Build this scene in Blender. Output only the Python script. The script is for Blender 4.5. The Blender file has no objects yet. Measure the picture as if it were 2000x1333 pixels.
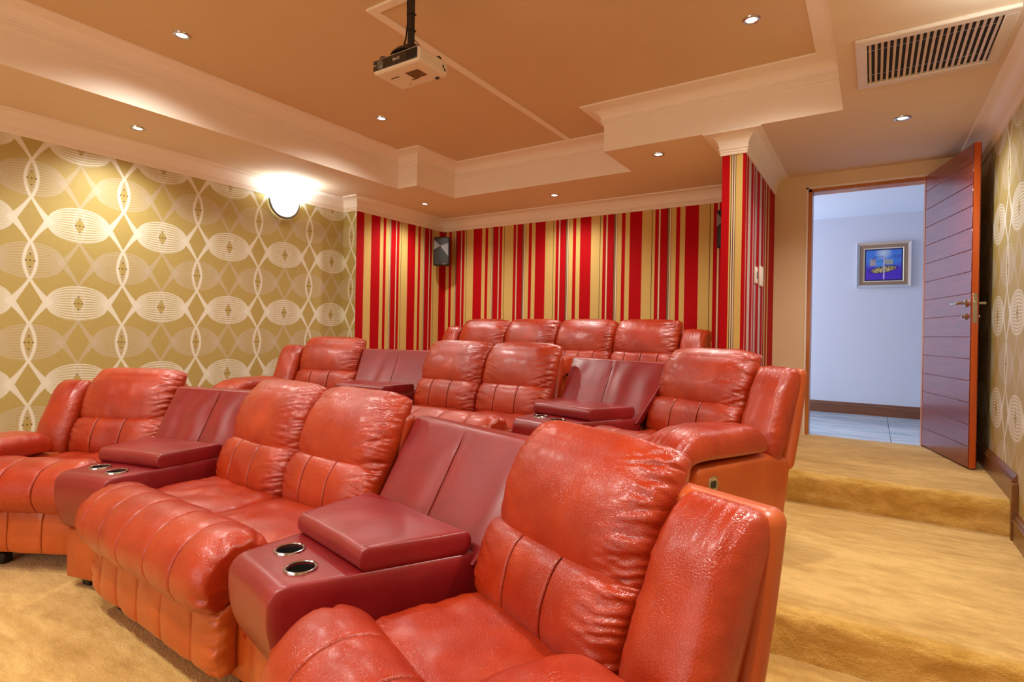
import bpy, bmesh, math, random
import numpy as np
from mathutils import Vector, Matrix
PI = math.pi
C = bpy.context.scene.collection
sc = bpy.context.scene

# ------------------------------------------------------------------ camera, world, exposure
CAM_H = 1.20
cd = bpy.data.cameras.new('camera'); cam = bpy.data.objects.new('camera', cd); C.objects.link(cam)
yaw, roll = math.radians(33.153), math.radians(-1.038)
r0 = Vector((math.cos(yaw), math.sin(yaw), 0)); f0 = Vector((-math.sin(yaw), math.cos(yaw), 0)); u0 = Vector((0, 0, 1))
rv = r0*math.cos(roll) - u0*math.sin(roll); uv = u0*math.cos(roll) + r0*math.sin(roll)
cam.matrix_world = Matrix(((rv.x, uv.x, -f0.x, 0), (rv.y, uv.y, -f0.y, 0), (rv.z, uv.z, -f0.z, CAM_H), (0, 0, 0, 1)))
cd.sensor_width = 36; cd.lens = 36*1081.25/2000; cd.shift_y = -17.15/2000; cd.clip_start = 0.02
sc.camera = cam
w = bpy.data.worlds.new('world'); sc.world = w; w.use_nodes = True
w.node_tree.nodes['Background'].inputs[0].default_value = (0.55, 0.65, 0.8, 1)
w.node_tree.nodes['Background'].inputs[1].default_value = 0.3
sc.view_settings.view_transform = 'Standard'; sc.view_settings.look = 'None'
sc.view_settings.gamma = 1.0; sc.view_settings.use_curve_mapping = False
sc.view_settings.exposure = 0.0
sc.cycles.max_bounces = 10; sc.cycles.diffuse_bounces = 6; sc.cycles.use_denoising = True
sc.cycles.sample_clamp_indirect = 6.0

DOWN_W = 15.0          # watts of one ceiling downlight
FRONT_W = 26.0  # watts of each added fill downlight
WALL_W = 5.0
HALL_W = 62.0
def area_light(name, loc, rot, size, size_y, power, col):
    l = bpy.data.lights.new(name, 'AREA'); l.shape = 'RECTANGLE'; l.size = size; l.size_y = size_y
    l.energy = power; l.color = col
    o = bpy.data.objects.new(name, l); C.objects.link(o); o.location = loc; o.rotation_euler = rot
    return o
# assumed daylight source at the hallway's unseen end, no window built there
area_light('assumed_hallway_light', (-2.3, 6.2, 1.6), (0, math.radians(-90), 0), 1.9, 1.2, HALL_W, (0.66, 0.78, 1.0))
# large fill light added out of view behind the camera
area_light('front_fill_light', (-2.1, -2.30, 1.35), (math.radians(90), 0, 0), 3.2, 1.7, 36.0, (1.0, 0.97, 0.92))

# ------------------------------------------------------------------ node helper
def srgb(r, g, b):
    f = lambda c: (c/255/12.92) if c/255 <= 0.04045 else ((c/255+0.055)/1.055)**2.4
    return (f(r), f(g), f(b), 1)
class Nd:
    def __init__(s, nt, sock): s.nt, s.s = nt, sock
    def m(s, op, *a, clamp=False):
        n = s.nt.nodes.new('ShaderNodeMath'); n.operation = op; n.use_clamp = clamp
        for i, x in enumerate((s,)+a):
            if isinstance(x, Nd): s.nt.links.new(x.s, n.inputs[i])
            else: n.inputs[i].default_value = x
        return Nd(s.nt, n.outputs[0])
    def __add__(s, o): return s.m('ADD', o)
    def __sub__(s, o): return s.m('SUBTRACT', o)
    def __mul__(s, o): return s.m('MULTIPLY', o)
    def __truediv__(s, o): return s.m('DIVIDE', o)
    def abs(s): return s.m('ABSOLUTE')
    def wrap2(s): return s - (s*0.5).m('ROUND')*2.0
    def lt(s, o, soft=0.0):
        if soft: return ((s*-1.0 + o)/soft + 0.5).m('MAXIMUM', 0.0).m('MINIMUM', 1.0)
        return s.m('LESS_THAN', o)
def mixc(nt, fac, a, b):
    n = nt.nodes.new('ShaderNodeMix'); n.data_type = 'RGBA'
    for i, x in ((0, fac), (6, a), (7, b)):
        if isinstance(x, Nd): nt.links.new(x.s, n.inputs[i])
        else: n.inputs[i].default_value = x
    return Nd(nt, n.outputs[2])
def newmat(name):
    m = bpy.data.materials.new(name); m.use_nodes = True
    nt = m.node_tree; return m, nt, nt.nodes['Principled BSDF']
def noise(nt, scale, detail=3, vec=None, rough=0.5, dim=None):
    n = nt.nodes.new('ShaderNodeTexNoise'); n.inputs['Scale'].default_value = scale
    n.inputs['Detail'].default_value = detail; n.inputs['Roughness'].default_value = rough
    if vec is not None: nt.links.new(vec.s, n.inputs['Vector'])
    return Nd(nt, n.outputs['Fac'])
def objco(nt, scale=None):
    t = nt.nodes.new('ShaderNodeTexCoord'); o = Nd(nt, t.outputs['Object'])
    if scale:
        mp = nt.nodes.new('ShaderNodeMapping'); mp.inputs['Scale'].default_value = scale
        nt.links.new(o.s, mp.inputs['Vector']); o = Nd(nt, mp.outputs[0])
    return o
def worldco(nt):
    g = nt.nodes.new('ShaderNodeNewGeometry'); sp = nt.nodes.new('ShaderNodeSeparateXYZ')
    nt.links.new(g.outputs['Position'], sp.inputs[0]); return [Nd(nt, sp.outputs[i]) for i in range(3)], Nd(nt, g.outputs['Position'])
def bump(nt, bs, h, strength, dist):
    b = nt.nodes.new('ShaderNodeBump'); b.inputs['Strength'].default_value = strength; b.inputs['Distance'].default_value = dist
    nt.links.new(h.s, b.inputs['Height']); nt.links.new(b.outputs[0], bs.inputs['Normal'])
def plain(name, col, rough=0.5, metal=0.0, vary=0.0, scale=20, spec=None, bmp=0.0):
    m, nt, bs = newmat(name)
    if vary:
        n = noise(nt, scale, 3, objco(nt))
        c = mixc(nt, n, tuple(c*(1-vary) for c in col[:3])+(1,), tuple(min(1, c*(1+vary)) for c in col[:3])+(1,))
        nt.links.new(c.s, bs.inputs['Base Color'])
        if bmp: bump(nt, bs, noise(nt, scale*8, 3, objco(nt)), bmp, 0.002)
    else: bs.inputs['Base Color'].default_value = col
    bs.inputs['Roughness'].default_value = rough; bs.inputs['Metallic'].default_value = metal
    if spec is not None: bs.inputs['Specular IOR Level'].default_value = spec
    return m
def leather(name, c1, c2, rough, grain=230, gs=0.22):
    m, nt, bs = newmat(name); oc = objco(nt)
    n = noise(nt, 5.0, 4, oc, 0.6)
    n = ((n - 0.35)*3.0).m('MAXIMUM', 0.0).m('MINIMUM', 1.0)
    nt.links.new(mixc(nt, n, c1, c2).s, bs.inputs['Base Color'])
    n2 = noise(nt, 11.0, 3, oc)
    nt.links.new((n2*0.22 + (rough-0.11)).s, bs.inputs['Roughness'])
    v = nt.nodes.new('ShaderNodeTexVoronoi'); v.inputs['Scale'].default_value = grain; v.feature = 'DISTANCE_TO_EDGE'
    nt.links.new(oc.s, v.inputs['Vector'])
    h = Nd(nt, v.outputs['Distance']).m('MINIMUM', 0.25)*2.0 + noise(nt, 45, 3, oc)*0.9
    bump(nt, bs, h, gs, 0.0022)
    bs.inputs['Coat Weight'].default_value = 0.30; bs.inputs['Coat Roughness'].default_value = 0.25
    bs.inputs['Specular IOR Level'].default_value = 0.55
    return m
M = {}
M['leather'] = leather('red_leather', srgb(152, 36, 8), srgb(176, 54, 14), 0.31, 170, 0.36)
M['console'] = leather('crimson_leather', srgb(122, 16, 20), srgb(140, 26, 30), 0.34, 260, 0.15)
M['base'] = leather('bounce_orange_leather', srgb(172, 68, 16), srgb(188, 84, 26), 0.38, 260, 0.12)  # warm carpet bounce on the lower panels and shells, put into the leather colour
M['thread'] = plain('thread', srgb(52, 6, 4), 0.95, spec=0.02)
M['black'] = plain('black_plastic', srgb(26, 24, 23), 0.4, vary=0.15, scale=30)
M['chrome'] = plain('chrome', srgb(200, 200, 205), 0.15, 1.0)
M['steel'] = plain('brushed_steel', srgb(190, 180, 160), 0.3, 1.0)
M['trim'] = plain('trim_paint', srgb(243, 232, 216), 0.5, vary=0.02, scale=6)
M['ceiling'] = plain('ceiling_paint', srgb(216, 188, 148), 0.75, vary=0.03, scale=5, bmp=0.03)
M['ceil_low'] = plain('low_ceiling_paint', srgb(228, 208, 180), 0.75, vary=0.03, scale=5, bmp=0.03)
M['cream_wall'] = plain('cream_wall', srgb(226, 202, 160), 0.7, vary=0.03, scale=6, bmp=0.03)
M['hall_wall'] = plain('hall_wall', srgb(206, 212, 226), 0.7, vary=0.02, scale=6)
M['hall_ceiling'] = plain('hall_ceiling', srgb(225, 232, 245), 0.7, vary=0.02, scale=6)
def carpet():
    m, nt, bs = newmat('carpet'); (x, y, z), P = worldco(nt)
    mp = nt.nodes.new('ShaderNodeMapping'); mp.inputs['Scale'].default_value = (0.55, 1.6, 1.2); nt.links.new(P.s, mp.inputs['Vector']); Q = Nd(nt, mp.outputs[0])
    n = noise(nt, 2.4, 6, Q, 0.66); n3 = noise(nt, 13, 5, Q, 0.7)
    k = ((n*0.55 + n3*0.45 - 0.40)*5.0).m('MAXIMUM', 0.0).m('MINIMUM', 1.0)
    c = mixc(nt, k, srgb(196, 150, 62), srgb(240, 200, 116))
    f = noise(nt, 420, 2, P); c = mixc(nt, (f-0.35)*0.8, c, srgb(168, 118, 40))
    nt.links.new(c.s, bs.inputs['Base Color']); bs.inputs['Roughness'].default_value = 0.95
    bs.inputs['Sheen Weight'].default_value = 0.35; bs.inputs['Sheen Roughness'].default_value = 0.5
    bs.inputs['Specular IOR Level'].default_value = 0.1
    bump(nt, bs, noise(nt, 240, 3, P) + noise(nt, 90, 3, P)*1.3 + noise(nt, 30, 3, P)*1.0, 0.6, 0.008)
    return m
M['carpet'] = carpet()
def wood(name, a, b, axis, rough=0.3, freq=3.0, coat=0.4):
    m, nt, bs = newmat(name)
    s = [40, 40, 40]; s[axis] = freq
    n = noise(nt, 1.0, 5, objco(nt, s), 0.6); n = ((n-0.3)*2.4).m('MAXIMUM', 0).m('MINIMUM', 1)
    nt.links.new(mixc(nt, n, a, b).s, bs.inputs['Base Color']); bs.inputs['Roughness'].default_value = rough
    bs.inputs['Coat Weight'].default_value = coat; bs.inputs['Coat Roughness'].default_value = 0.12
    return m
M['door'] = wood('door_wood', srgb(104, 34, 22), srgb(140, 52, 34), 0, 0.32, 2.5, 0.5)
M['door_edge'] = wood('door_edge_wood', srgb(176, 70, 16), srgb(206, 94, 28), 2, 0.4, 2.0, 0.2)
M['jamb'] = wood('jamb_wood', srgb(170, 98, 34), srgb(198, 124, 52), 2, 0.4, 2.0, 0.2)
M['baseboard'] = wood('baseboard_wood', srgb(96, 56, 24), srgb(130, 80, 38), 1, 0.35, 2.0, 0.3)
M['hall_base'] = wood('hall_baseboard_wood', srgb(98, 56, 34), srgb(128, 78, 50), 0, 0.35, 2.0, 0.3)
def emit(name, col, st):
    m, nt, bs = newmat(name); bs.inputs['Base Color'].default_value = (1, 1, 1, 1)
    bs.inputs['Emission Color'].default_value = col; bs.inputs['Emission Strength'].default_value = st
    return m
M['lamp'] = emit('lamp_glow', (0.95, 0.97, 1.0, 1), 14)
M['sconce_glow'] = emit('sconce_glow', (0.97, 1.0, 1.0, 1), 6)
def marble():
    m, nt, bs = newmat('pale_tile'); P = objco(nt, (0.8, 4.5, 1)); n = noise(nt, 1.6, 6, P, 0.65)
    n = ((n-0.42)*4).m('MAXIMUM', 0).m('MINIMUM', 1)
    nt.links.new(mixc(nt, n, srgb(150, 172, 186), srgb(214, 222, 230)).s, bs.inputs['Base Color'])
    bs.inputs['Roughness'].default_value = 0.18
    return m
M['tile'] = marble()
M['grout'] = plain('grout', srgb(90, 95, 100), 0.9)

def wallpaper():
    m, nt, bs = newmat('gold_wallpaper'); (X, Y, Z), P = worldco(nt)
    u = (Y + (X.abs() - 4.744)*-1.0 - 1.337)/0.2735
    # the right-hand wall (x > 0) uses its own phase
    u = u + X.m('GREATER_THAN', 0.0)*((4.744-0.624)*-1.0/0.2735 - 0.183)
    v = (Z - 1.624)/0.276
    def layer(uu, vv, strand_a, spin_a):
        au, av = uu.abs(), vv.abs()
        # strands round the eye and the diamond of this column
        eye = ((av/0.45).m('MINIMUM', 1.0)*(PI/2)).m('COSINE').m('POWER', 0.85)*0.118
        dia = ((av - 0.45)/0.55).m('MAXIMUM', 0.0)
        a = eye + dia*0.286
        d = au - a
        th = dia.m('POWER', 2.0)*0.15 + 0.040
        st = d.lt(th, 0.03)*(d*-1.0).lt(0.030, 0.02)
        # spindle of fine lines round the eye
        q = (au/0.76).m('MINIMUM', 1.0)
        e_ = au/0.68
        hh = (e_*e_*-1.0 + 1.0).m('MAXIMUM', 0.0).m('SQRT')*0.42 + 0.03
        inside = (av - hh).lt(0.0, 0.02)*au.lt(0.72)
        ln = ((vv/hh).m('MINIMUM', 1.2).m('MAXIMUM', -1.2)*(PI*13)).m('SINE')
        ln = (ln*1.6 + 0.6).m('MAXIMUM', 0).m('MINIMUM', 1)
        solid = ((q - 0.45)*3.0).m('MAXIMUM', 0).m('MINIMUM', 1)
        sp = inside*((ln.m('MAXIMUM', solid))*0.75 + 0.22)
        core = (au*au/0.012 + av*av/0.03).lt(0.7, 0.35)
        sp = sp*(core*-1.0 + 1.0)
        dots = None
        for (dx, dy) in ((0, 0), (0.085, 0), (-0.085, 0), (0, 0.16), (0, -0.16)):
            r = ((uu - dx)*(uu - dx) + (vv - dy)*(vv - dy)).m('SQRT').lt(0.021, 0.01)
            dots = r if dots is None else dots.m('MAXIMUM', r)
        return st*strand_a, sp*spin_a, dots
    s1, p1, d1 = layer(u.wrap2(), v.wrap2(), 0.92, 0.62)
    s2, p2, d2 = layer((u-1.0).wrap2(), (v-1.0).wrap2(), 0.55, 0.88)
    g = noise(nt, 260, 2, P); big = noise(nt, 1.3, 2, P)
    gold = mixc(nt, g, srgb(166, 146, 80), srgb(196, 178, 108))
    white, mauve = srgb(228, 228, 210), srgb(200, 190, 168)
    c = mixc(nt, p1, gold, mauve); c = mixc(nt, s2, c, mauve)
    c = mixc(nt, p2, c, white); c = mixc(nt, s1, c, white)
    c = mixc(nt, d1.m('MAXIMUM', d2)*0.85, c, srgb(96, 72, 30))
    nt.links.new(c.s, bs.inputs['Base Color'])
    bs.inputs['Roughness'].default_value = 0.5; bs.inputs['Metallic'].default_value = 0.12
    return m
M['wallpaper'] = wallpaper()
for k, c in dict(R=(176, 4, 14), G=(208, 176, 104), W=(232, 205, 170), D=(62, 40, 26), N=(150, 122, 88), P=(205, 180, 176)).items():
    M['s'+k] = plain('stripe_'+{'R':'red','G':'gold','W':'cream','D':'brown','N':'taupe','P':'pale'}[k], srgb(*c), 0.75, vary=0.04, scale=300, spec=0.12)

# ------------------------------------------------------------------ mesh helpers
def mesh_obj(name, V, F, mat, parent=None, smooth=True, mats=None, fm=None):
    me = bpy.data.meshes.new(name); me.from_pydata([tuple(map(float, v)) for v in V], [], [tuple(map(int, f)) for f in F])
    for m_ in (mats or [mat]): me.materials.append(m_)
    if fm is not None: me.polygons.foreach_set('material_index', fm)
    if smooth: me.polygons.foreach_set('use_smooth', [True]*len(me.polygons))
    me.update()
    o = bpy.data.objects.new(name, me); C.objects.link(o)
    if parent is not None: o.parent = parent
    return o
def bm_obj(name, bm, mat, parent=None, smooth=False):
    me = bpy.data.meshes.new(name); bmesh.ops.recalc_face_normals(bm, faces=bm.faces); bm.to_mesh(me); bm.free()
    me.materials.append(mat)
    if smooth:
        me.polygons.foreach_set('use_smooth', [True]*len(me.polygons))
        me.set_sharp_from_angle(angle=math.radians(40))
    o = bpy.data.objects.new(name, me); C.objects.link(o)
    if parent is not None: o.parent = parent
    return o
def struct(o): o['kind'] = 'structure'; return o
def tag(o, label, cat, group=None):
    o['label'] = label; o['category'] = cat
    if group: o['group'] = group
    return o
def empty(name, loc=(0, 0, 0), rz=0):
    o = bpy.data.objects.new(name, None); C.objects.link(o); o.location = loc; o.rotation_euler = (0, 0, rz); o.empty_display_size = 0.1
    return o
def dup(root, loc, rz, scale=None):
    r = root.copy(); C.objects.link(r); r.location = loc; r.rotation_euler = (0, 0, rz)
    if scale: r.scale = scale
    for ch in list(root.children):
        c = ch.copy(); C.objects.link(c); c.parent = r
        for g in ch.children:
            d = g.copy(); C.objects.link(d); d.parent = c
    return r
def box(bm, x0, x1, y0, y1, z0, z1, bev=0.0, seg=2):
    mt = Matrix.Translation(((x0+x1)/2, (y0+y1)/2, (z0+z1)/2)) @ Matrix.Diagonal((abs(x1-x0), abs(y1-y0), abs(z1-z0), 1))
    r = bmesh.ops.create_cube(bm, size=1, matrix=mt)
    if bev:
        es = list({e for v in r['verts'] for e in v.link_edges})
        bmesh.ops.bevel(bm, geom=es, offset=bev, segments=seg, affect='EDGES', profile=0.5)
def boxo(name, x0, x1, y0, y1, z0, z1, mat, parent=None, bev=0.0, seg=2):
    bm = bmesh.new(); box(bm, x0, x1, y0, y1, z0, z1, bev, seg); return bm_obj(name, bm, mat, parent, bev > 0)
def rbox(hx, hy, hz, r, nx=8, ny=8, nz=8, k=4):
    """rounded box as a dense quad grid; returns V, F"""
    def smp(h, n):
        a = [h-r+r*math.tan(math.radians(45)*i/k) for i in range(1, k+1)]
        mid = list(np.linspace(-(h-r), h-r, n+1))
        return [-x for x in a[::-1]] + mid + a
    S = [smp(h, n) for h, n in ((hx, nx), (hy, ny), (hz, nz))]
    H = (hx, hy, hz); V, F, idx = [], [], {}
    def add(p):
        key = tuple(round(c, 6) for c in p)
        if key not in idx: idx[key] = len(V); V.append(p)
        return idx[key]
    for ax in range(3):
        b, c = (ax+1) % 3, (ax+2) % 3
        for sg in (-1, 1):
            g = []
            for vb in S[b]:
                row = []
                for vc in S[c]:
                    p = [0, 0, 0]; p[ax] = sg*H[ax]; p[b] = vb; p[c] = vc; row.append(add(tuple(p)))
                g.append(row)
            for i in range(len(g)-1):
                for j in range(len(g[0])-1):
                    q = (g[i][j], g[i+1][j], g[i+1][j+1], g[i][j+1])
                    F.append(q if sg > 0 else q[::-1])
    V = np.array(V, float); h = np.array(H)
    core = np.clip(V, -(h-r), h-r); d = V-core; L = np.linalg.norm(d, axis=1, keepdims=True); L[L == 0] = 1
    return core + d/L*r, F
def vnoise(x, seed):
    x = np.asarray(x, float); i = np.floor(x).astype(int); f = x-i; f = f*f*(3-2*f)
    h = lambda n: np.modf(np.abs(np.sin((n+seed*17.13)*127.1)*43758.5453))[0]
    return h(i)*(1-f)+h(i+1)*f
def vnoise2(x, y, seed):
    x = np.asarray(x, float); y = np.asarray(y, float); i = np.floor(x).astype(int); j = np.floor(y).astype(int)
    f = x-i; g = y-j; f = f*f*(3-2*f); g = g*g*(3-2*g)
    h = lambda a, b: np.modf(np.abs(np.sin(a*127.1+b*311.7+seed*74.7)*43758.5453))[0]
    return (h(i, j)*(1-f)+h(i+1, j)*f)*(1-g)+(h(i, j+1)*(1-f)+h(i+1, j+1)*f)*g
def sstep(a, b, x):
    t = np.clip((x-a)/(b-a), 0, 1); return t*t*(3-2*t)
def spline(pts, n):
    P = np.array(pts, float); P = np.vstack([2*P[0]-P[1], P, 2*P[-1]-P[-2]]); out = []
    for i in range(1, len(P)-2):
        for t in np.linspace(0, 1, 24, endpoint=False):
            out.append(0.5*((2*P[i])+(-P[i-1]+P[i+1])*t+(2*P[i-1]-5*P[i]+4*P[i+1]-P[i+2])*t*t+(-P[i-1]+3*P[i]-3*P[i+1]+P[i+2])*t**3))
    out.append(P[-2]); out = np.array(out)
    s = np.concatenate([[0], np.cumsum(np.linalg.norm(np.diff(out, axis=0), axis=1))])
    q = np.array(n)*s[-1]
    pts = np.stack([np.interp(q, s, out[:, k]) for k in range(2)], 1)
    e = 1e-3; a = np.clip(np.array(n)+e, 0, 1)*s[-1]; b = np.clip(np.array(n)-e, 0, 1)*s[-1]
    tn = np.stack([np.interp(a, s, out[:, k])-np.interp(b, s, out[:, k]) for k in range(2)], 1)
    tn /= np.linalg.norm(tn, axis=1, keepdims=True)
    return pts, tn, s[-1]
def tube(name, pts, r, mat, parent=None, n=6, closed=False):
    pts = [Vector(p) for p in pts]; V, F = [], []; N = len(pts); up = None
    for i, p in enumerate(pts):
        a = pts[(i-1) % N] if (closed or i > 0) else p; b = pts[(i+1) % N] if (closed or i < N-1) else p
        t = (b-a).normalized()
        if up is None: up = t.orthogonal().normalized()
        up = (up - t*up.dot(t)).normalized(); sd = t.cross(up)
        for k in range(n):
            an = 2*PI*k/n; V.append(p+(up*math.cos(an)+sd*math.sin(an))*r)
    for i in range(N if closed else N-1):
        for k in range(n):
            j = (i+1) % N; F.append((i*n+k, i*n+(k+1) % n, j*n+(k+1) % n, j*n+k))
    if not closed: F.append(tuple(range(n))[::-1]); F.append(tuple((N-1)*n+k for k in range(n)))
    return mesh_obj(name, V, F, mat, parent)
def puff(name, path, x0, x1, Tf, Tb, parent, mat, up=False, pu=4.5, pt=3.2, seams=(), gd=0.012, side=0.007, top=0.0, bot=0.0, seed=1, nt=44, nu=36,
         corner=0.10, lump=0.004, sidefreq=1.0, wside=0.62, seam_rng=(0.06, 0.94), lside=1.0, sag=0.0, belly=0.0):
    """padded leather cushion bent along a (y,z) path, with seams, gathered sides and soft lumps"""
    xc, W = (x0+x1)/2, (x1-x0)/2
    t = 0.5-0.5*np.cos(np.linspace(0, PI, nt+1))
    t = 0.55*t + 0.45*np.linspace(0, 1, nt+1)
    P, T, L = spline(path, t)
    N = np.stack([T[:, 1], -T[:, 0]], 1)
    if up: N = -N
    e = np.clip(1-np.abs(2*t-1)**pt, 0, 1)**(1/pt); ew = 1-corner*(1-np.clip(1-np.abs(2*t-1)**7, 0, 1)**(1/3.0))
    us = list(np.sin(np.linspace(-PI/2, PI/2, nu+1)))
    for s in seams:
        for d in (-0.016, -0.008, -0.005, -0.0025, 0, 0.0025, 0.005, 0.008, 0.016): us.append((s-xc+d)/W)
    us = np.array(sorted(set(np.round(us, 5))))
    us = us[(us >= -1) & (us <= 1)]
    ub = np.sin(np.linspace(PI/2, -PI/2, 14))[1:-1]
    rng = random.Random(seed)
    def front(u, tt, i):
        pf = np.clip(1-np.abs(u)**pu, 0, 1)**(1/pu)
        n = Tf*e[i]*pf*(1+belly*math.sin(PI*min(1, t[i]*1.25)))
        x = u*W
        for s in seams:
            dx = np.abs(x-(s-xc)); n = n - pf*e[i]*(gd*np.exp(-dx/0.022) + 0.0065*np.exp(-(dx/0.0032)**2))
        sl = t[i]*L
        # gathers at the two sides
        eg = sstep(wside - 0.25*vnoise(sl*26+3, seed), 0.99, np.abs(u))
        a_ = np.abs(u); sg = np.where(u > 0, 7, 0)
        q1 = vnoise2(a_*1.5+sg+seed*0.37, sl*62*sidefreq + (1-a_)*5.0 + sg, seed+5)
        q2 = vnoise2(a_*2.2+sg+seed*0.71, sl*112*sidefreq - (1-a_)*5.0, seed+9)
        rg = (1-np.abs(2*q1-1))**2.2 + 0.5*(1-np.abs(2*q2-1))**2.0
        n = n - side*1.5*eg*(rg-0.15)*np.where(a_ > 0.995, 0.3, 1)*np.where(u < 0, lside, 1.0)
        if top:
            et = sstep(0.62, 0.97, t[i]) ; ph = x*230 + 6*vnoise(x*18, seed+2)
            n = n - top*et*(0.5+0.5*np.sin(ph))**1.6*(0.3+0.9*vnoise(x*27, seed+7))*pf
        if bot:
            et = 1-sstep(0.03, 0.35, t[i]); ph = x*210 + 6*vnoise(x*16, seed+4)
            n = n - bot*et*(0.5+0.5*np.sin(ph))**1.6*(0.3+0.9*vnoise(x*22, seed+8))*pf
        n = n + lump*2*(vnoise2(x*9+40, sl*9, seed)-0.5)*pf*e[i] + lump*(vnoise2(x*24+10, sl*20, seed+3)-0.5)*pf*e[i]
        return np.maximum(n, -Tb*0.5)
    V, F = [], []; rows = []
    for i in range(nt+1):
        nf = front(us, t[i], i); nb = -Tb*e[i]*np.clip(1-np.abs(ub)**pu, 0, 1)**(1/pu)
        xs = np.concatenate([us, ub])*W*ew[i]+xc; nn = np.concatenate([nf, nb])
        rows.append(len(V))
        sg_ = -sag*(1-((xs-xc)/W)**2)*max(0.0, 1-t[i]/0.55)
        for x, n, z_ in zip(xs, nn, sg_): V.append((x, P[i, 0]+N[i, 0]*n+z_*0.45, P[i, 1]+N[i, 1]*n+z_))
    K = len(us)+len(ub)
    for i in range(nt):
        for k in range(K):
            a, b = rows[i]+k, rows[i]+(k+1) % K; c, d = rows[i+1]+(k+1) % K, rows[i+1]+k
            F.append((a, b, c, d) if up else (a, d, c, b))
    F.append(tuple(rows[0]+k for k in range(K))[::1 if not up else -1]); F.append(tuple(rows[-1]+k for k in range(K))[::-1 if not up else 1])
    o = mesh_obj(name, V, F, mat, parent)
    for s in seams:
        k = int(np.argmin(np.abs(us-(s-xc)/W))); pl = []
        for i in range(nt+1):
            if seam_rng[0] <= t[i] <= seam_rng[1]:
                p = V[rows[i]+k]; pl.append((p[0], p[1]+N[i, 0]*0.0022, p[2]+N[i, 1]*0.0022))
        if len(pl) > 2: tube('seam', pl, 0.0017, M['thread'], o, 5)
    return o
def sweep(name, path, prof, mat, parent=None, closed=False, smooth=True):
    """mitred sweep: interior lies to the right of the path; prof = (offset from wall, z)"""
    n = len(path); V, F = [], []; P = [Vector(p) for p in path]
    for i in range(n):
        a = P[(i-1) % n] if (closed or i > 0) else None; b = P[(i+1) % n] if (closed or i < n-1) else None
        d1 = (P[i]-a).normalized() if a is not None else None; d2 = (b-P[i]).normalized() if b is not None else None
        if d1 is None: d1 = d2
        if d2 is None: d2 = d1
        n1 = Vector((d1.y, -d1.x)); n2 = Vector((d2.y, -d2.x)); mm = (n1+n2); mm = mm/(mm.length_squared/2) if mm.length > 1e-6 else n1
        for (o, z) in prof: V.append((P[i].x+mm.x*o, P[i].y+mm.y*o, z))
    K = len(prof)
    for i in range(n if closed else n-1):
        j = (i+1) % n
        for k in range(K-1): F.append((i*K+k, i*K+k+1, j*K+k+1, j*K+k))
    if not closed: F.append(tuple(range(K))[::-1]); F.append(tuple((n-1)*K+k for k in range(K)))
    o = mesh_obj(name, V, F, mat, parent, smooth)
    if smooth: o.data.set_sharp_from_angle(angle=math.radians(35))
    return o
def lathe(bm, prof, n=32, mat=Matrix()):
    rings = []
    for r, z in prof:
        rings.append([bm.verts.new(mat @ Vector((r*math.cos(2*PI*k/n), r*math.sin(2*PI*k/n), z))) for k in range(n)])
    for a, b in zip(rings, rings[1:]):
        for k in range(n): bm.faces.new((a[k], a[(k+1) % n], b[(k+1) % n], b[k]))
    return rings

# ------------------------------------------------------------------ room shell
XL, XLA, XR, YJ, YB, YD, YF = -4.744, -4.535, 0.624, 3.943, 5.342, 5.294, -2.6
XC1, XC2, YC = -0.891, -0.74, 3.975
ZC, ZT, ZF2 = 2.579, 2.902, 0.38
def quadwall(name, pts, mat): return struct(mesh_obj(name, pts, [tuple(range(len(pts)))], mat, smooth=False))
boxw = lambda name, a: struct(boxo(name, *a))
T = 0.12
boxw('wall_left', (XL-T, XL, YF, YJ, 0, 3.0, M['wallpaper']))
boxw('wall_left_return', (XL-T, XLA-0.003, YJ, YJ+0.02, 0, 3.0, M['wallpaper']))
boxw('wall_right', (XR, XR+T, YF, YD+0.1, 0, 3.0, M['wallpaper']))
boxw('wall_front', (XL-T, XR+T, YF-T, YF, 0, 3.0, M['cream_wall']))
def striped(name, segs, start, fn):
    """wall face built strip by strip; segs = [(end, key)], fn(s) -> (x,y)"""
    keys = ['R', 'G', 'W', 'D', 'N', 'P']; V, F, fm = [], [], []; s = start
    for e, k in segs:
        for q in (s, e):
            x, y = fn(q); V += [(x, y, 0.0), (x, y, 2.7)]
        b = len(V)-4; F.append((b, b+2, b+3, b+1)); fm.append(keys.index(k)); s = e
    return struct(mesh_obj(name, V, F, None, smooth=False, mats=[M['s'+k] for k in keys], fm=fm))
PER = [(0.128, 'R'), (0.228, 'G'), (0.234, 'D'), (0.262, 'G'), (0.297, 'R'), (0.301, 'N'), (0.312, 'W'), (0.316, 'N'), (0.384, 'R'), (0.390, 'D'), (0.402, 'N'),
       (0.406, 'D'), (0.418, 'W'), (0.422, 'D'), (0.470, 'G'), (0.508, 'R'), (0.5565, 'G')]
REV = [(0.128, 'R'), (0.177, 'G'), (0.216, 'R'), (0.264, 'G'), (0.268, 'D'), (0.280, 'W'), (0.284, 'D'), (0.295, 'N'), (0.365, 'R'), (0.369, 'N'), (0.379, 'W'), (0.383, 'N'), (0.421, 'R'), (0.448, 'G'), (0.454, 'D'), (0.5565, 'G')]
def clip(segs, a, b):
    out = []; s = None
    for e, k in segs:
        if e <= a: continue
        out.append((min(e, b), k))
        if e >= b: break
    return out
seg = [(e-4.6245, k) for e, k in REV]+[(e-4.068, k) for e, k in REV]+[(e-3.7535, k) for e, k in PER if e-3.7535 > -3.51]
for i in range(5): seg += [(e-3.197+i*0.5565, k) for e, k in PER]
striped('wall_back', clip(seg, XLA, XC1), XLA, lambda s: (s, YB))
seg = [(4.044, 'R'), (4.144, 'G')] + [(e+4.144, k) for e, k in REV] + [(e+4.7, k) for e, k in REV] + [(e+5.257, k) for e, k in REV]
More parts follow.
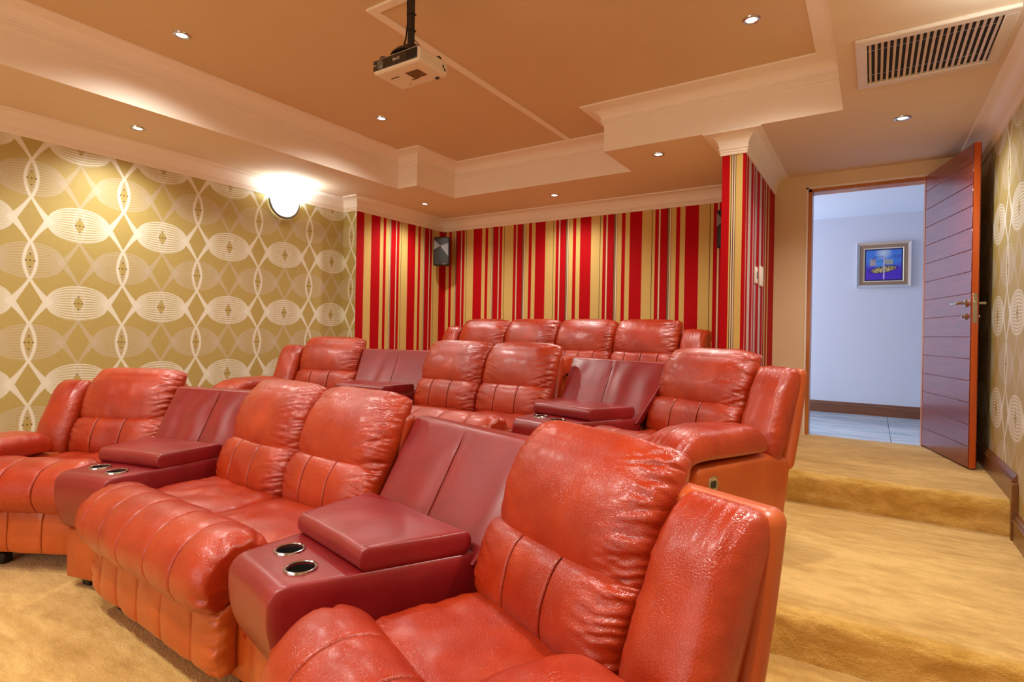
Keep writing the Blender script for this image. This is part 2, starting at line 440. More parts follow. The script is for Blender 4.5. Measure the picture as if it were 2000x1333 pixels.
o = striped('wall_alcove', clip(seg, YJ, YB), YJ, lambda s: (XLA, s))
# partition between alcove and corridor
segf = [(-0.84, 'R'), (-0.831, 'G'), (-0.826, 'D'), (-0.818, 'W'), (-0.812, 'D'), (-0.804, 'W'), (-0.80, 'D'), (-0.757, 'G'), (-0.74, 'R')]
sides = [(4.02, 'R'), (4.032, 'W'), (4.10, 'R'), (4.19, 'P'), (4.20, 'D'), (4.28, 'R'), (4.31, 'P'), (4.35, 'R'), (4.36, 'P'), (4.37, 'D'), (4.40, 'P'), (4.41, 'D'), (4.43, 'P'),
         (4.55, 'R'), (4.64, 'P'), (4.65, 'D'), (4.74, 'R'), (4.76, 'P'), (4.80, 'R'), (4.815, 'D'), (4.87, 'G'), (4.88, 'D'), (4.95, 'R'), (5.0, 'G'), (5.30, 'R')]
allseg = [(e-XC1, k) for e, k in segf]; l0 = XC2-XC1
allseg += [(l0+e-YC, k) for e, k in sides]
def pf(s): return (XC1+s, YC) if s <= l0+1e-6 else (XC2, YC+s-l0)
pw = striped('wall_partition', allseg, 0, pf)
boxw('wall_partition_side', (XC1, XC1+0.02, YC+0.001, YB, 0, 2.7, M['sG']))
# door wall with its opening
DX0, DX1, DZ = -0.478, 0.345, 2.455
bm = bmesh.new(); box(bm, XC2, DX0, YD, YD+0.12, 0, 2.75); box(bm, DX1, XR+T, YD, YD+0.12, 0, 2.75); box(bm, DX0, DX1, YD, YD+0.12, DZ, 2.75)
struct(bm_obj('wall_door', bm, M['cream_wall']))
# unseen white projection screen on the front wall, added to go with the fill light
boxw('projection_screen', (-3.8, -0.4, YF, YF+0.03, 0.45, 2.3, M['trim']))
# hallway beyond
HY = 7.05
boxw('wall_hallway', (-2.4, 1.6, HY, HY+0.1, 0, 2.75, M['hall_wall']))
boxw('wall_hallway_end', (1.5, 1.6, YD+0.12, HY, 0, 2.75, M['hall_wall']))
boxw('ceiling_hallway', (-2.4, 1.6, YD+0.12, HY, 2.525, 2.6, M['hall_ceiling']))
boxw('baseboard_hallway', (-2.4, 1.5, HY-0.02, HY, ZF2, ZF2+0.085, M['hall_base']))
struct(sweep('trim_5', [(-2.4, HY), (1.5, HY)], [(0, ZF2+0.085), (0.018, ZF2+0.085), (0.02, ZF2+0.095), (0.012, ZF2+0.103), (0.014, ZF2+0.115), (0.004, ZF2+0.125), (0, ZF2+0.125)], M['hall_base']))
hf = struct(boxo('floor_hallway', -2.4, 1.5, YD, HY, ZF2-0.1, ZF2-0.006, M['grout']))
for ix, xa in enumerate(np.arange(0.13-0.8*3, 1.5, 0.8)):
    for ya, yb in ((YD+0.01, 5.36), (5.36, 6.97), (6.97, HY)):
        boxo('tile', max(-2.4, xa)+0.002, min(1.5, xa+0.8)-0.002, ya+0.002, yb-0.002, ZF2-0.006, ZF2+0.001, M['tile'], hf, 0.001, 1)

# ceilings
TRAY = [(-3.908, -1.6), (-3.908, 3.898), (-3.656, 3.898), (-3.656, 4.46), (-1.732, 4.46), (-1.732, 3.876), (-0.174, 3.876), (-0.174, -1.6)]
bm = bmesh.new()
def loop(pts, z):
    vs = [bm.verts.new((x, y, z)) for x, y in pts]
    return [bm.edges.new((vs[i], vs[(i+1) % len(vs)])) for i in range(len(vs))]
es = loop([(XL, YF), (XL, YB), (XR, YB), (XR, YF)], ZC) + loop(TRAY, ZC)
bmesh.ops.triangle_fill(bm, use_beauty=True, use_dissolve=False, edges=es)
struct(bm_obj('ceiling', bm, M['ceil_low']))
cap = struct(boxo('ceiling_tray', -4.0, -0.05, -1.7, 4.55, ZT, ZT+0.05, M['ceiling']))
# tray sides + inner cornice (interior is to the right when walking clockwise)
tp = [Vector(p) for p in TRAY]
ZV = 2.775
V, F = [], []
for i in range(len(TRAY)):
    a, b = TRAY[i], TRAY[(i+1) % len(TRAY)]; k = len(V)
    V += [(a[0], a[1], ZC), (b[0], b[1], ZC), (b[0], b[1], ZV+0.13), (a[0], a[1], ZV+0.13)]; F.append((k, k+1, k+2, k+3))
struct(mesh_obj('trim_2', V, F, M['trim'], smooth=False))
def cove(h, p, z, n=8):
    """classical cornice: small steps at the foot, cove, lip at the ceiling"""
    pr = [(0.0, z-h), (0.010, z-h), (0.013, z-h+0.010), (0.010, z-h+0.013), (0.010, z-h+0.017), (0.016, z-h+0.021), (0.016, z-h+0.026), (0.013, z-h+0.028), (0.013, z-h+0.032), (0.021, z-h+0.037), (0.021, z-h+0.042), (0.018, z-h+0.045)]
    a0 = (0.018, z-h+0.045); a1 = (p-0.012, z-0.013)
    for i in range(1, n+1):
        t = i/n*PI/2; pr.append((a0[0]+(a1[0]-a0[0])*(1-math.cos(t)), a0[1]+(a1[1]-a0[1])*math.sin(t)))
    pr += [(p-0.002, z-0.012), (p, z-0.008), (p, z)]
    return pr
struct(sweep('trim_3', TRAY, cove(ZT-ZV, 0.14, ZT), M['trim'], closed=True))
struct(sweep('trim_1', [(XL, YF), (XL, YJ), (XLA, YJ), (XLA, YB), (XC1, YB), (XC1, YC), (XC2, YC), (XC2, YD+0.06)], cove(0.141, 0.109, ZC), M['trim']))
struct(sweep('trim_4', [(XR, YD+0.06), (XR, YF)], cove(0.141, 0.109, ZC), M['trim']))
# flat cover strip framing a ceiling panel
bm = bmesh.new(); box(bm, -2.285, -2.235, 2.02, 4.30, ZT-0.012, ZT+0.01, 0.003, 1); box(bm, -2.235, -1.0, 2.02, 2.07, ZT-0.012, ZT+0.01, 0.003, 1)
struct(bm_obj('trim_6', bm, M['trim']))

# carpeted floor levels with soft rounded nosings
def carpet_level(name, x0, x1, yf, yb, z, rise, seed, nose=True):
    prof = []
    if nose:
        for q in np.linspace(-0.015, rise-0.05, 7): prof.append((yf+0.012-0.012*sstep(rise*0.3, rise-0.05, q), z-rise+q))
        for a in np.linspace(0, PI/2, 8)[1:]: prof.append((yf+0.045*(1-math.cos(a)), z-0.045+0.045*math.sin(a)))
    else: prof.append((yf, z))
    y0 = prof[-1][0]
    for q in np.linspace(0, 1, 40)[1:]: prof.append((y0+(yb-y0)*q**1.4, z))
    xs = np.linspace(x0, x1, int((x1-x0)/0.014)); V, F = [], []
    pr = np.array(prof); K = len(prof)
    for x in xs:
        s = np.arange(K)*0.7
        near = np.exp(-np.clip(pr[:, 0]-yf, 0, 9)/0.10) if nose else np.zeros(K)
        d = (vnoise2(np.full(K, x*16), s+30, seed)-0.5)*0.014*near + (vnoise2(np.full(K, x*45), s*2.3+30, seed+4)-0.5)*0.008*near + (vnoise2(np.full(K, x*3.1), s*0.1+9, seed)-0.5)*0.018*near
        dz = (vnoise2(np.full(K, x*2.2), pr[:, 0]*2.2, seed+2)-0.5)*0.004
        for k in range(K):
            V.append((x, pr[k, 0]-d[k]*(1 if near[k] > 0.3 else 0), pr[k, 1]+dz[k]*(0 if near[k] > .9 else 1)+d[k]*0.35))
    for i in range(len(xs)-1):
        for k in range(K-1): F.append((i*K+k, (i+1)*K+k, (i+1)*K+k+1, i*K+k+1))
    return struct(mesh_obj(name, V, F, M['carpet']))
carpet_level('floor', XL, XR, YF, 2.32, 0.0, 0.19, 3, nose=False)
carpet_level('floor_platform', XL, XR, 2.30, 3.82, 0.19, 0.19, 5)
carpet_level('floor_platform', XL, XR, 3.80, YD+0.01, ZF2, 0.19, 7)
boxw('floor_alcove', (XLA, XC1, YD, YB, 0.2, ZF2, M['carpet']))

# stepped wooden baseboard on the right wall
def bb(z, d=0.0): return [(0, z), (0.022, z), (0.022, z+0.095), (0.026, z+0.100), (0.026, z+0.108), (0.016, z+0.114), (0.019, z+0.124), (0.010, z+0.132), (0.006, z+0.140), (0, z+0.141)]
b1 = struct(sweep('baseboard_right', [(XR, YD), (XR, 3.76)], bb(ZF2), M['baseboard'], smooth=False))
boxo('end_block', XR-0.028, XR, 3.735, 3.765, 0.19, ZF2+0.1, M['baseboard'], b1, 0.003, 1)
struct(sweep('baseboard_right', [(XR, 3.735), (XR, 2.26)], bb(0.19), M['baseboard'], smooth=False))
struct(sweep('baseboard_right', [(XR, 2.25), (XR, YF)], bb(0.0), M['baseboard'], smooth=False))
struct(sweep('baseboard_left', [(XL, YF), (XL, YJ)], bb(0.0), M['baseboard'], smooth=False))

# ------------------------------------------------------------------ door
door = struct(empty('door_1', (0, 0, 0)))
bm = bmesh.new(); jw = 0.028
box(bm, DX0, DX0+jw, YD-0.012, YD+0.13, ZF2, DZ, 0.003, 1); box(bm, DX1-jw, DX1, YD-0.012, YD+0.13, ZF2, DZ, 0.003, 1); box(bm, DX0, DX1, YD-0.012, YD+0.13, DZ-jw, DZ, 0.003, 1)
bm_obj('door_frame', bm, M['jamb'], door, True)
# thin pale plaster edge round the frame
bm = bmesh.new(); box(bm, DX0-0.016, DX0, YD-0.006, YD, ZF2, DZ+0.016); box(bm, DX0-0.016, DX1+0.016, YD-0.006, YD, DZ, DZ+0.016)
bm_obj('frame_bead', bm, M['trim'], door)
hx, hy, ex, ey = 0.322, 5.275, 0.514, 4.520
DL = math.hypot(ex-hx, ey-hy); da = math.atan2(ey-hy, ex-hx)
LZ0, LZ1, LT = ZF2+0.012, 2.455, 0.040
leaf = boxo('door_leaf', 0, DL, 0.004, LT-0.004, LZ0, LZ1, M['door_edge'], door)
leaf.location = (hx, hy, 0); leaf.rotation_euler = (0, 0, da)
zs = [LZ0] + [0.528+0.1388*k for k in range(14)] + [LZ1]
for a, b in zip(zs, zs[1:]):
    if b-a < 0.03: continue
    for y0, y1 in ((-0.002, 0.006), (LT-0.006, LT+0.002)):
        boxo('plank', 0.002, DL-0.002, y0, y1, a+0.0018, b-0.0018, M['door'], leaf, 0.0015, 1)
hz = 1.44
hd = empty('door_handle'); hd.parent = door; hd.location = (hx, hy, 0); hd.rotation_euler = (0, 0, da)
for sgn, yb_ in ((-1, -0.002), (1, LT+0.002)):
    bm = bmesh.new()
    R = Matrix.Translation((DL-0.062, yb_, hz)) @ Matrix.Rotation(-sgn*PI/2, 4, 'X')
    rr = lathe(bm, [(0.0001, 0), (0.026, 0), (0.026, 0.006), (0.018, 0.010), (0.009, 0.012), (0.009, 0.045), (0.011, 0.05), (0.010, 0.058), (0.0001, 0.060)], 20, R)
    R = Matrix.Translation((DL-0.062, yb_, hz-0.085)) @ Matrix.Rotation(-sgn*PI/2, 4, 'X')
    lathe(bm, [(0.0001, 0), (0.022, 0), (0.022, 0.006), (0.013, 0.010), (0.010, 0.012), (0.010, 0.026), (0.0001, 0.028)], 20, R)
    bm_obj('handle_rose', bm, M['steel'], hd, True)
    yy = yb_+sgn*0.050
    pts = [(DL-0.062-q, yy, hz-0.004*math.sin(q*30)) for q in np.linspace(-0.004, 0.112, 9)]
    bm = bmesh.new(); V = []; n = 10
    for i, (x, y, z) in enumerate(pts):
        rad = [0.010, 0.010, 0.009, 0.008, 0.008, 0.010, 0.011, 0.007, 0.001][i]
        V.append([bm.verts.new((x, y+rad*0.8*math.cos(2*PI*k/n), z+rad*math.sin(2*PI*k/n))) for k in range(n)])
    for a, b in zip(V, V[1:]):
        for k in range(n): bm.faces.new((a[k], a[(k+1) % n], b[(k+1) % n], b[k]))
    bm.faces.new(V[0])
    bm_obj('lever', bm, M['steel'], hd, True)
lp = boxo('lock_plate', DL-0.001, DL+0.0015, LT/2-0.012, LT/2+0.012, hz-0.13, hz+0.06, M['steel'], hd, 0.001, 1)
boxo('latch', DL, DL+0.008, LT/2-0.007, LT/2+0.007, hz-0.012, hz+0.012, M['steel'], hd, 0.002, 1)

# ------------------------------------------------------------------ seating
def seat_unit(root, xc, w, seed, seam_k=2, exl=0.0, exr=0.0):
    h = w/2-0.001
    puff('headrest_cushion', [(0.658, 0.574), (0.680, 0.68), (0.722, 0.80), (0.775, 0.887), (0.80, 0.907)], xc-h-exl*0.4, xc+h+exr*0.4, 0.088, 0.05, root, M['leather'], up=True, pt=2.7, pu=3.6, side=0.0085, top=0.003, bot=0.002, seed=seed, nt=96, nu=60, corner=0.10, lump=0.0035, lside=0.3, sag=0.024, belly=0.22, wside=0.5)
    sm = [xc+w*f for f in ((-0.19, 0.11) if seam_k == 2 else (-0.25, 0, 0.25))]
    puff('lumbar_cushion', [(0.600, 0.425), (0.615, 0.51), (0.637, 0.58), (0.668, 0.640)], xc-h-exl, xc+h+exr, 0.112, 0.04, root, M['leather'], up=True, pt=3.0, seams=sm, side=0.009, seed=seed+11, nt=72, nu=50, corner=0.06, gd=0.0025, seam_rng=(0.15, 0.9), lside=0.4, wside=0.6)
def seat_base(root, x0, x1, seams, foot_seams, seed, rin=0.0):
    """seat top, front roll, footrest panel, frame between x0 and x1"""
    n = max(1, round((x1-x0)/0.55)); w = (x1-x0)/n
    for i in range(n):
        a = x0+i*w; b = a+w
        puff('seat_cushion', [(0.60, 0.385), (0.45, 0.388), (0.30, 0.388), (0.17, 0.380)], a+0.001, b-0.001, 0.092, 0.05, root, M['leather'], pt=5, pu=7, side=0.003, bot=0.0, top=0.006, seed=seed+i*3, nt=36, nu=34, corner=0.02, lump=0.008)
    puff('seat_roll', [(0.185, 0.405), (0.135, 0.440), (0.075, 0.435), (0.045, 0.400), (0.047, 0.355), (0.064, 0.328)], x0-0.004, x1+0.004-rin, 0.094, 0.03, root, M['leather'], pt=3.4, pu=9, seams=seams, gd=0.004,
         side=0.013, seed=seed+20, nt=60, nu=72, corner=0.03, lump=0.0045, wside=0.95 if n > 1 else 0.90, sidefreq=0.9, seam_rng=(0.03, 0.93))
    puff('footrest', [(0.078, 0.095), (0.075, 0.17), (0.078, 0.25), (0.085, 0.325)], x0+0.004, x1-0.004-rin, 0.060, 0.03, root, M['base'], up=True, pt=7, pu=12, seams=foot_seams, gd=0.006, side=0.010, top=0.006, seed=seed+30, nt=34, nu=48, corner=0.02, wside=0.93, seam_rng=(0.05, 0.95))
    boxo('frame', x0+0.01, x1-0.01, 0.10, 0.80, 0.06, 0.37, M['base'], root, 0.015)
    for fx in (x0+0.06, x1-0.06):
        for fy in (0.13, 0.74): boxo('foot', fx-0.025, fx+0.025, fy-0.025, fy+0.025, 0.0, 0.055, M['black'], root, 0.004, 1)
def shell(root, x0, x1, ztop=0.855, mat='leather'):
    hx_ = (x1-x0)/2; V, F = rbox(hx_, 0.042, 0.25, 0.034, 14, 2, 10)
    V[:, 0] += (x0+x1)/2
    t = (V[:, 2]+0.25)/0.5
    V[:, 1] = V[:, 1]*(0.75+0.25*t) + 0.660 + 0.118*t + 0.012*np.sin(t*PI); V[:, 2] = 0.375 + (ztop-0.375)*t
    return mesh_obj('backrest', V, F, M[mat], root)
def arm_side(root, s, seed):
    """armrest, bolster and side panel on side s (-1 left, +1 right)"""
    a, b = sorted((s*0.262, s*0.503))
    puff('armrest', [(0.455, 0.508), (0.34, 0.512), (0.18, 0.516), (0.00, 0.520), (-0.080, 0.508), (-0.105, 0.478)], a, b, 0.104, 0.028, root, M['leather'], pt=4.5, pu=3.4, side=0.004, top=0.008, seed=seed, nt=72, nu=40, corner=0.12, lump=0.005, wside=0.8)
    a2, b2 = sorted((s*0.281, s*0.492))
    puff('side_bolster', [(0.560, 0.425), (0.600, 0.52), (0.655, 0.64), (0.715, 0.76), (0.775, 0.835)], a2, b2, 0.094, 0.05, root, M['leather'], up=True, pt=3.6, pu=3.2, side=0.004, top=0.010, seed=seed+4, nt=56, nu=34, corner=0.22, lump=0.004)
    V, F = rbox(0.105, 0.370, 0.215, 0.035, 4, 14, 8)
    t = (V[:, 2]+0.215)/0.43; V[:, 0] += s*0.385
    bk = sstep(0.1, 0.345, V[:, 1]); V[:, 1] = V[:, 1] + 0.325 - bk*(0.09*(1-t)) - bk*0.03*sstep(0.75, 1, t)
    V[:, 2] += 0.265 - bk*0.035*sstep(0.6, 1, t)
    mesh_obj('side_panel', V, F, M['base'], root)
def lever(root, s):
    bm = bmesh.new(); R = Matrix.Translation((s*0.489, 0.06, 0.40)) @ Matrix.Rotation(s*PI/2, 4, 'Y')
    lathe(bm, [(0.0001, 0.004), (0.022, 0.004), (0.026, 0.006), (0.030, 0.006), (0.034, 0.003), (0.034, -0.002)], 24, R)
    o = bm_obj('recline_handle', bm, M['steel'], root, True)
    boxo('release_tab', s*0.492-0.003, s*0.492+0.003, 0.045, 0.075, 0.385, 0.415, M['black'], o, 0.002, 1)
def recliner(loc, rz, s, seed, label):
    root = empty('recliner_chair', loc, rz)
    tag(root, label, 'recliner')
    shell(root, -0.282 if s > 0 else -0.497, 0.497 if s > 0 else 0.282, mat='base')
    seat_unit(root, 0, 0.55, seed, 2, *((0.022, 0) if s > 0 else (0, 0.022)))
    seat_base(root, -0.275, 0.275, [-0.09, 0.09], [-0.09, 0.09], seed+40)
    arm_side(root, s, seed+60); lever(root, s)
    return root
def loveseat(loc, rz, seed, label):
    root = empty('loveseat', loc, rz); tag(root, label, 'sofa')
    shell(root, -0.556, 0.556)
    for i, xc in enumerate((-0.275, 0.275)): seat_unit(root, xc, 0.55, seed+i*7)
    ss = [-0.42, -0.27, -0.13, 0.10, 0.25, 0.40]
    ss = [-0.44, -0.31, -0.12, 0.0, 0.14, 0.33]
    ss = [-0.43, -0.26, -0.09, 0.12, 0.32]
    seat_base(root, -0.55, 0.55, ss, [-0.43, -0.27, -0.09, 0.11, 0.32], seed+40, 0.065)
    for s in (-1, 1): puff('side_flap', [(0.165, 0.10), (0.150, 0.22), (0.150, 0.34), (0.165, 0.45)], *sorted((s*0.478, s*0.546)), 0.05, 0.03, root, M['leather'], up=True, pt=4, pu=2.5, side=0.006, seed=seed+70+s, nt=40, nu=16, corner=0.1)
    return root
def console(loc, rz, seed, label, wide=1.0, kl=0.2034, kr=0.2034):
    root = empty('console_table', loc, rz); tag(root, label, 'console', None)
    def hws(x, y): return np.where(np.asarray(x) < 0, (0.155+kl*np.asarray(y)), (0.155+kr*np.asarray(y)))*wide
    # lower plinth
    V, F = rbox(1, 0.40, 0.115, 0.02, 4, 8, 4)
    V[:, 1] += 0.45; V[:, 2] += 0.16; V[:, 0] *= hws(V[:, 0], V[:, 1])-0.006
    mesh_obj('plinth', V, F, M['base'], root)
    for fx in (-0.1, 0.1):
        for fy in (0.12, 0.75): boxo('foot', fx-0.025, fx+0.025, fy-0.025, fy+0.025, 0, 0.055, M['black'], root, 0.004, 1)
    # upholstered body with the drink deck
    HD = 0.135; V, F = rbox(1, 0.29, HD, 0.045, 26, 26, 12)
    V0 = V.copy()
    t = (V[:, 2]+HD)/(2*HD); V[:, 1] += 0.28
    fr = 1-sstep(0.0, 0.12, V[:, 1]); V[:, 1] += fr*(0.055*(1-t)**1.6 - 0.018*np.sin(t*PI))
    V[:, 0] *= hws(V[:, 0], np.clip(V[:, 1], -0.02, 1))
    V[:, 2] += 0.400 + 0.004*np.cos(V0[:, 0]*PI/2)*(t > 0.9)
    body = mesh_obj('console_body', V, F, M['console'], root)
    cups = [(-0.068, 0.130), (0.078, 0.100)]
    bm = bmesh.new()
    for cx, cy in cups:
        bmesh.ops.create_cone(bm, cap_ends=True, segments=40, radius1=0.037, radius2=0.037, depth=0.2, matrix=Matrix.Translation((cx, cy, 0.54)))
    cut = bm_obj('cutter', bm, M['black']); md = body.modifiers.new('b', 'BOOLEAN'); md.object = cut; md.solver = 'EXACT'
    bpy.context.view_layer.update(); dg = bpy.context.evaluated_depsgraph_get()
    cut.location = (0, 0, 0)
    # evaluate in root space: detach root transform for the cut
    cut.matrix_world = root.matrix_basis; bpy.context.view_layer.update()
    dg = bpy.context.evaluated_depsgraph_get(); me = bpy.data.meshes.new_from_object(body.evaluated_get(dg))
    body.modifiers.clear(); body.data = me; bpy.data.objects.remove(cut)
    me.polygons.foreach_set('use_smooth', [True]*len(me.polygons)); me.set_sharp_from_angle(angle=math.radians(45))
    for cx, cy in cups:
        bm = bmesh.new()
        lathe(bm, [(r, z-0.005) for r, z in [(0.0001, 0.475), (0.030, 0.475), (0.0345, 0.480), (0.0365, 0.535), (0.0375, 0.5465), (0.041, 0.5485), (0.0445, 0.5475), (0.0455, 0.542), (0.0455, 0.538)]], 40, Matrix.Translation((cx, cy, 0)))
        ch = bm_obj('cup_holder', bm, M['black'], root, True)
        bm = bmesh.new()
        lathe(bm, [(r, z-0.005) for r, z in [(0.0372, 0.5470), (0.0405, 0.5495), (0.0445, 0.5485), (0.0462, 0.543), (0.0462, 0.538)]], 40, Matrix.Translation((cx, cy, 0)))
        bm_obj('rim', bm, M['chrome'], ch, True)
    # padded lid
    V, F = rbox(1, 0.160, 0.034, 0.028, 22, 16, 4)
    U = V.copy(); V[:, 1] += 0.365; V[:, 0] *= hws(V[:, 0], V[:, 1])-0.004
    V[:, 2] = V[:, 2] + 0.568 + np.where(U[:, 2] > 0, 0.008*np.cos(np.clip(U[:, 0], -1, 1)*PI/2)*np.cos(U[:, 1]/0.16*PI/2) + 0.003*(vnoise2(V[:, 0]*12, V[:, 1]*12, seed)-.5), 0)
    lid = mesh_obj('lid', V, F, M['console'], root)
    for s in (-1, 1):
        tube('stitching', [(s*(float(hws(s, y))-0.026), y, 0.6005) for y in np.linspace(0.225, 0.505, 10)], 0.0013, M['thread'], lid, 5)
        tube('stitching', [(s*(float(hws(s, y))-0.016), y, 0.5310) for y in np.linspace(0.03, 0.20, 8)] , 0.0013, M['thread'], body, 5)
    # leaning back panel of slack leather with a centre seam
    V, F = rbox(1, 0.035, 0.5, 0.022, 60, 2, 26)
    t = V[:, 2]+0.5; U = V.copy()
    yy = 0.545 + 0.250*t; half = hws(V[:, 0], yy)*(1.0+0.06*t)+0.004
    x = V[:, 0]*half
    fro = U[:, 1] < 0
    fold = 0.007*np.sin(x*34+2*vnoise(t*3, seed))*(1-0.4*t)*vnoise(x*9+4, seed+2)*np.sin(np.clip(t, 0, 1)*PI)**0.5
    sx = 0.035-0.045*t
    seam = 0.003*np.exp(-((x-sx)/0.005)**2) - 0.002*np.exp(-((x-sx-0.015)/0.012)**2)
    V[:, 1] = yy + U[:, 1] + np.where(fro, fold+seam, 0); V[:, 0] = x; V[:, 2] = 0.50 + 0.345*t
    bp = mesh_obj('back_panel', V, F, M['console'], root)
    tube('seam', [(0.035-0.045*q, 0.545+0.250*q-0.0335, 0.50+0.345*q) for q in np.linspace(0.05, 0.95, 16)], 0.0013, M['thread'], bp, 5)
    V, F = rbox(1, 0.12, 0.30, 0.03, 6, 4, 8); t = (V[:, 2]+0.3)/0.6; V[:, 1] = V[:, 1]*(1-0.45*t)+0.70+0.12*t; V[:, 0] *= hws(V[:, 0], V[:, 1])*0.98; V[:, 2] += 0.50
    mesh_obj('rear_housing', V, F, M['base'], root)
    return root
D = math.radians
P1 = 0.192
recliner((-0.898, 0.684, 0.0), D(-22.3), 1, 101, 'large red leather recliner nearest the camera, in the front row, angled left')
loveseat((-2.172, 0.936, 0.0), D(-2.0), 131, 'red leather two-seat loveseat in the middle of the front row, puffy channelled front roll')
recliner((-3.38, 0.933, 0.0), D(29), -1, 161, 'red leather recliner at the far left end of the front row, by the gold wallpaper')
recliner((-1.018, 2.477, P1), D(-21.6), 1, 201, 'red leather recliner at the right end of the middle row, beside the carpeted step')
loveseat((-2.257, 2.479, P1), D(1.5), 231, 'red leather two-seat loveseat in the middle row, behind the front-row consoles')
recliner((-3.666, 2.493, P1), D(20), -1, 261, 'red leather recliner at the left end of the middle row, partly hidden by front loveseat')
console((-1.41, 0.885, 0.0), D(-12.5), 301, 'crimson wedge console with two cup holders between the front loveseat and nearest recliner', kr=0.30)
console((-2.895, 1.005, 0.0), D(15), 311, 'crimson wedge console with cup holders between the front-left recliner and the front loveseat')
console((-1.51, 2.545, P1), D(-11), 321, 'crimson wedge console in the middle row, left of the recliner beside the step', kr=0.28)
console((-3.13, 2.59, P1), D(11), 331, 'crimson wedge console in the middle row, right of its left-end recliner', 1.12)
# four-seat sofa of the back row
bs = empty('four_seat_sofa', (-2.455, 3.845, 0.392)); tag(bs, 'red leather four-seat sofa on the top platform in front of the striped wall', 'sofa')
shell(bs, -1.36, 1.36)
for i in range(4): seat_unit(bs, (i-1.5)*0.567, 0.567, 401+i*9, 3)
seat_base(bs, -1.134, 1.134, [-0.85, -0.567, -0.28, 0, 0.28, 0.567, 0.85], [-0.85, -0.567, -0.28, 0, 0.28, 0.567, 0.85], 460)
for s in (-1, 1):
    g = len(bs.children); arm_side(bs, s, 480+s)
    for ch in list(bs.children)[g:]: ch.location.x = s*(1.134-0.275)

# ------------------------------------------------------------------ ceiling downlights and wall light
def downlight(x, y, z, label, power=DOWN_W, nox=False):
    root = empty('downlight', (x, y, z)); tag(root, label, 'downlight')
    bm = bmesh.new(); lathe(bm, [(0.026, 0.012), (0.028, -0.004), (0.032, -0.008), (0.040, -0.009), (0.045, -0.006), (0.047, 0.0)], 32)
    bm_obj('trim_ring', bm, M['chrome'], root, True)
    bm = bmesh.new(); lathe(bm, [(0.0001, -0.0005), (0.014, -0.001), (0.0275, -0.003)], 28)
    bm_obj('lamp', bm, M['lamp'], root, True)
    l = bpy.data.lights.new('downlight_beam', 'SPOT'); l.energy = power*4; l.spot_size = math.radians(150); l.spot_blend = 0.9; l.shadow_soft_size = 0.04; l.color = (1.0, 0.96, 0.89)
    o = bpy.data.objects.new('downlight_beam', l); C.objects.link(o); o.parent = root; o.location = (0, 0, -0.03)
for (x, y), lab in (((-3.407, 1.634), 'recessed downlight in the raised ceiling, at the left, above the front row'),
                    ((-3.337, 3.134), 'recessed downlight in the raised ceiling, left of the projector and beyond it'),
                    ((-0.574, 3.172), 'recessed downlight in the raised ceiling, right of the projector near the tray corner')):
    downlight(x, y, ZT, lab)
for (x, y), lab in (((-4.32, 1.792), 'recessed downlight in the low ceiling border above the gold left wall'),
                    ((-4.097, 4.499), 'recessed downlight in the low ceiling by the left corner of the striped alcove'),
                    ((-2.688, 4.845), 'recessed downlight in the low alcove ceiling, above the middle of the striped wall'),
                    ((-1.393, 4.128), 'recessed downlight in the low alcove ceiling just left of the striped partition'),
                    ((0.131, 4.197), 'recessed downlight in the low ceiling in front of the open wooden door')):
    downlight(x, y, ZC, lab, DOWN_W*0.8)
for x, y, z, lab in ((-3.4, 0.0, ZT, 'added out-of-view fill downlight over the open floor, left of three'), (-1.95, 0.0, ZT, 'added out-of-view fill downlight over the open floor, middle of three'), (-0.6, -0.2, ZT, 'added out-of-view fill downlight over the open floor, right of three'), (0.13, 1.6, ZC, 'added out-of-view fill downlight in the low ceiling over the lower corridor')):
    downlight(x, y, z, lab, FRONT_W)  # extra downlights added out of view to fill the front of the room
M['rim'] = plain('pewter', srgb(120, 122, 118), 0.45, 0.7, vary=0.3, scale=60)
# half-bowl wall light
def sconce(loc, rz, label):
    wl = empty('wall_light', loc, rz); tag(wl, label, 'wall light')
    bm = bmesh.new(); R = 0.142; n = 28; m_ = 9; rows = []
    for j in range(m_+1):
        ph = PI/2*j/m_; row = []
        for i in range(n+1):
            th = PI*i/n; row.append(bm.verts.new((R*math.cos(th)*math.cos(ph)*1.0, -0.085*math.sin(ph)-0.012, -R*math.sin(th)*math.cos(ph))))
        rows.append(row)
    for a, b in zip(rows, rows[1:]):
        for i in range(n): bm.faces.new((a[i], a[i+1], b[i+1], b[i]))
    bmesh.ops.remove_doubles(bm, verts=bm.verts, dist=1e-4)
    bm_obj('glass_bowl', bm, M['sconce_glow'], wl, True)
    tube('rim', [(0.156*math.cos(PI*i/40), -0.022, -0.156*math.sin(PI*i/40)) for i in range(41)], 0.012, M['rim'], wl, 10)
    for a in (25, 92, 155): boxo('clip', 0.15*math.cos(D(a))-0.007, 0.15*math.cos(D(a))+0.007, -0.034, -0.014, -0.15*math.sin(D(a))-0.007, -0.15*math.sin(D(a))+0.007, M['steel'], wl, 0.002, 1)
    l = bpy.data.lights.new('wall_light_glow', 'AREA'); l.shape = 'RECTANGLE'; l.size = 0.24; l.size_y = 0.07; l.energy = WALL_W; l.color = (0.86, 0.96, 1.0)
    o = bpy.data.objects.new('wall_light_glow', l); C.objects.link(o); o.parent = wl; o.location = (0, -0.16, 0.0); o.rotation_euler = (PI-0.25, 0, 0)
sconce((XL+0.002, 3.22, 2.41), D(90), 'glowing half-bowl wall light just under the cornice of the gold left wall')
sconce((XR-0.002, 2.55, 2.41), D(-90), 'assumed out-of-view glowing half-bowl wall light under the cornice on the right-hand corridor wall')  # second wall light assumed out of view, from the bright spot on the cornice

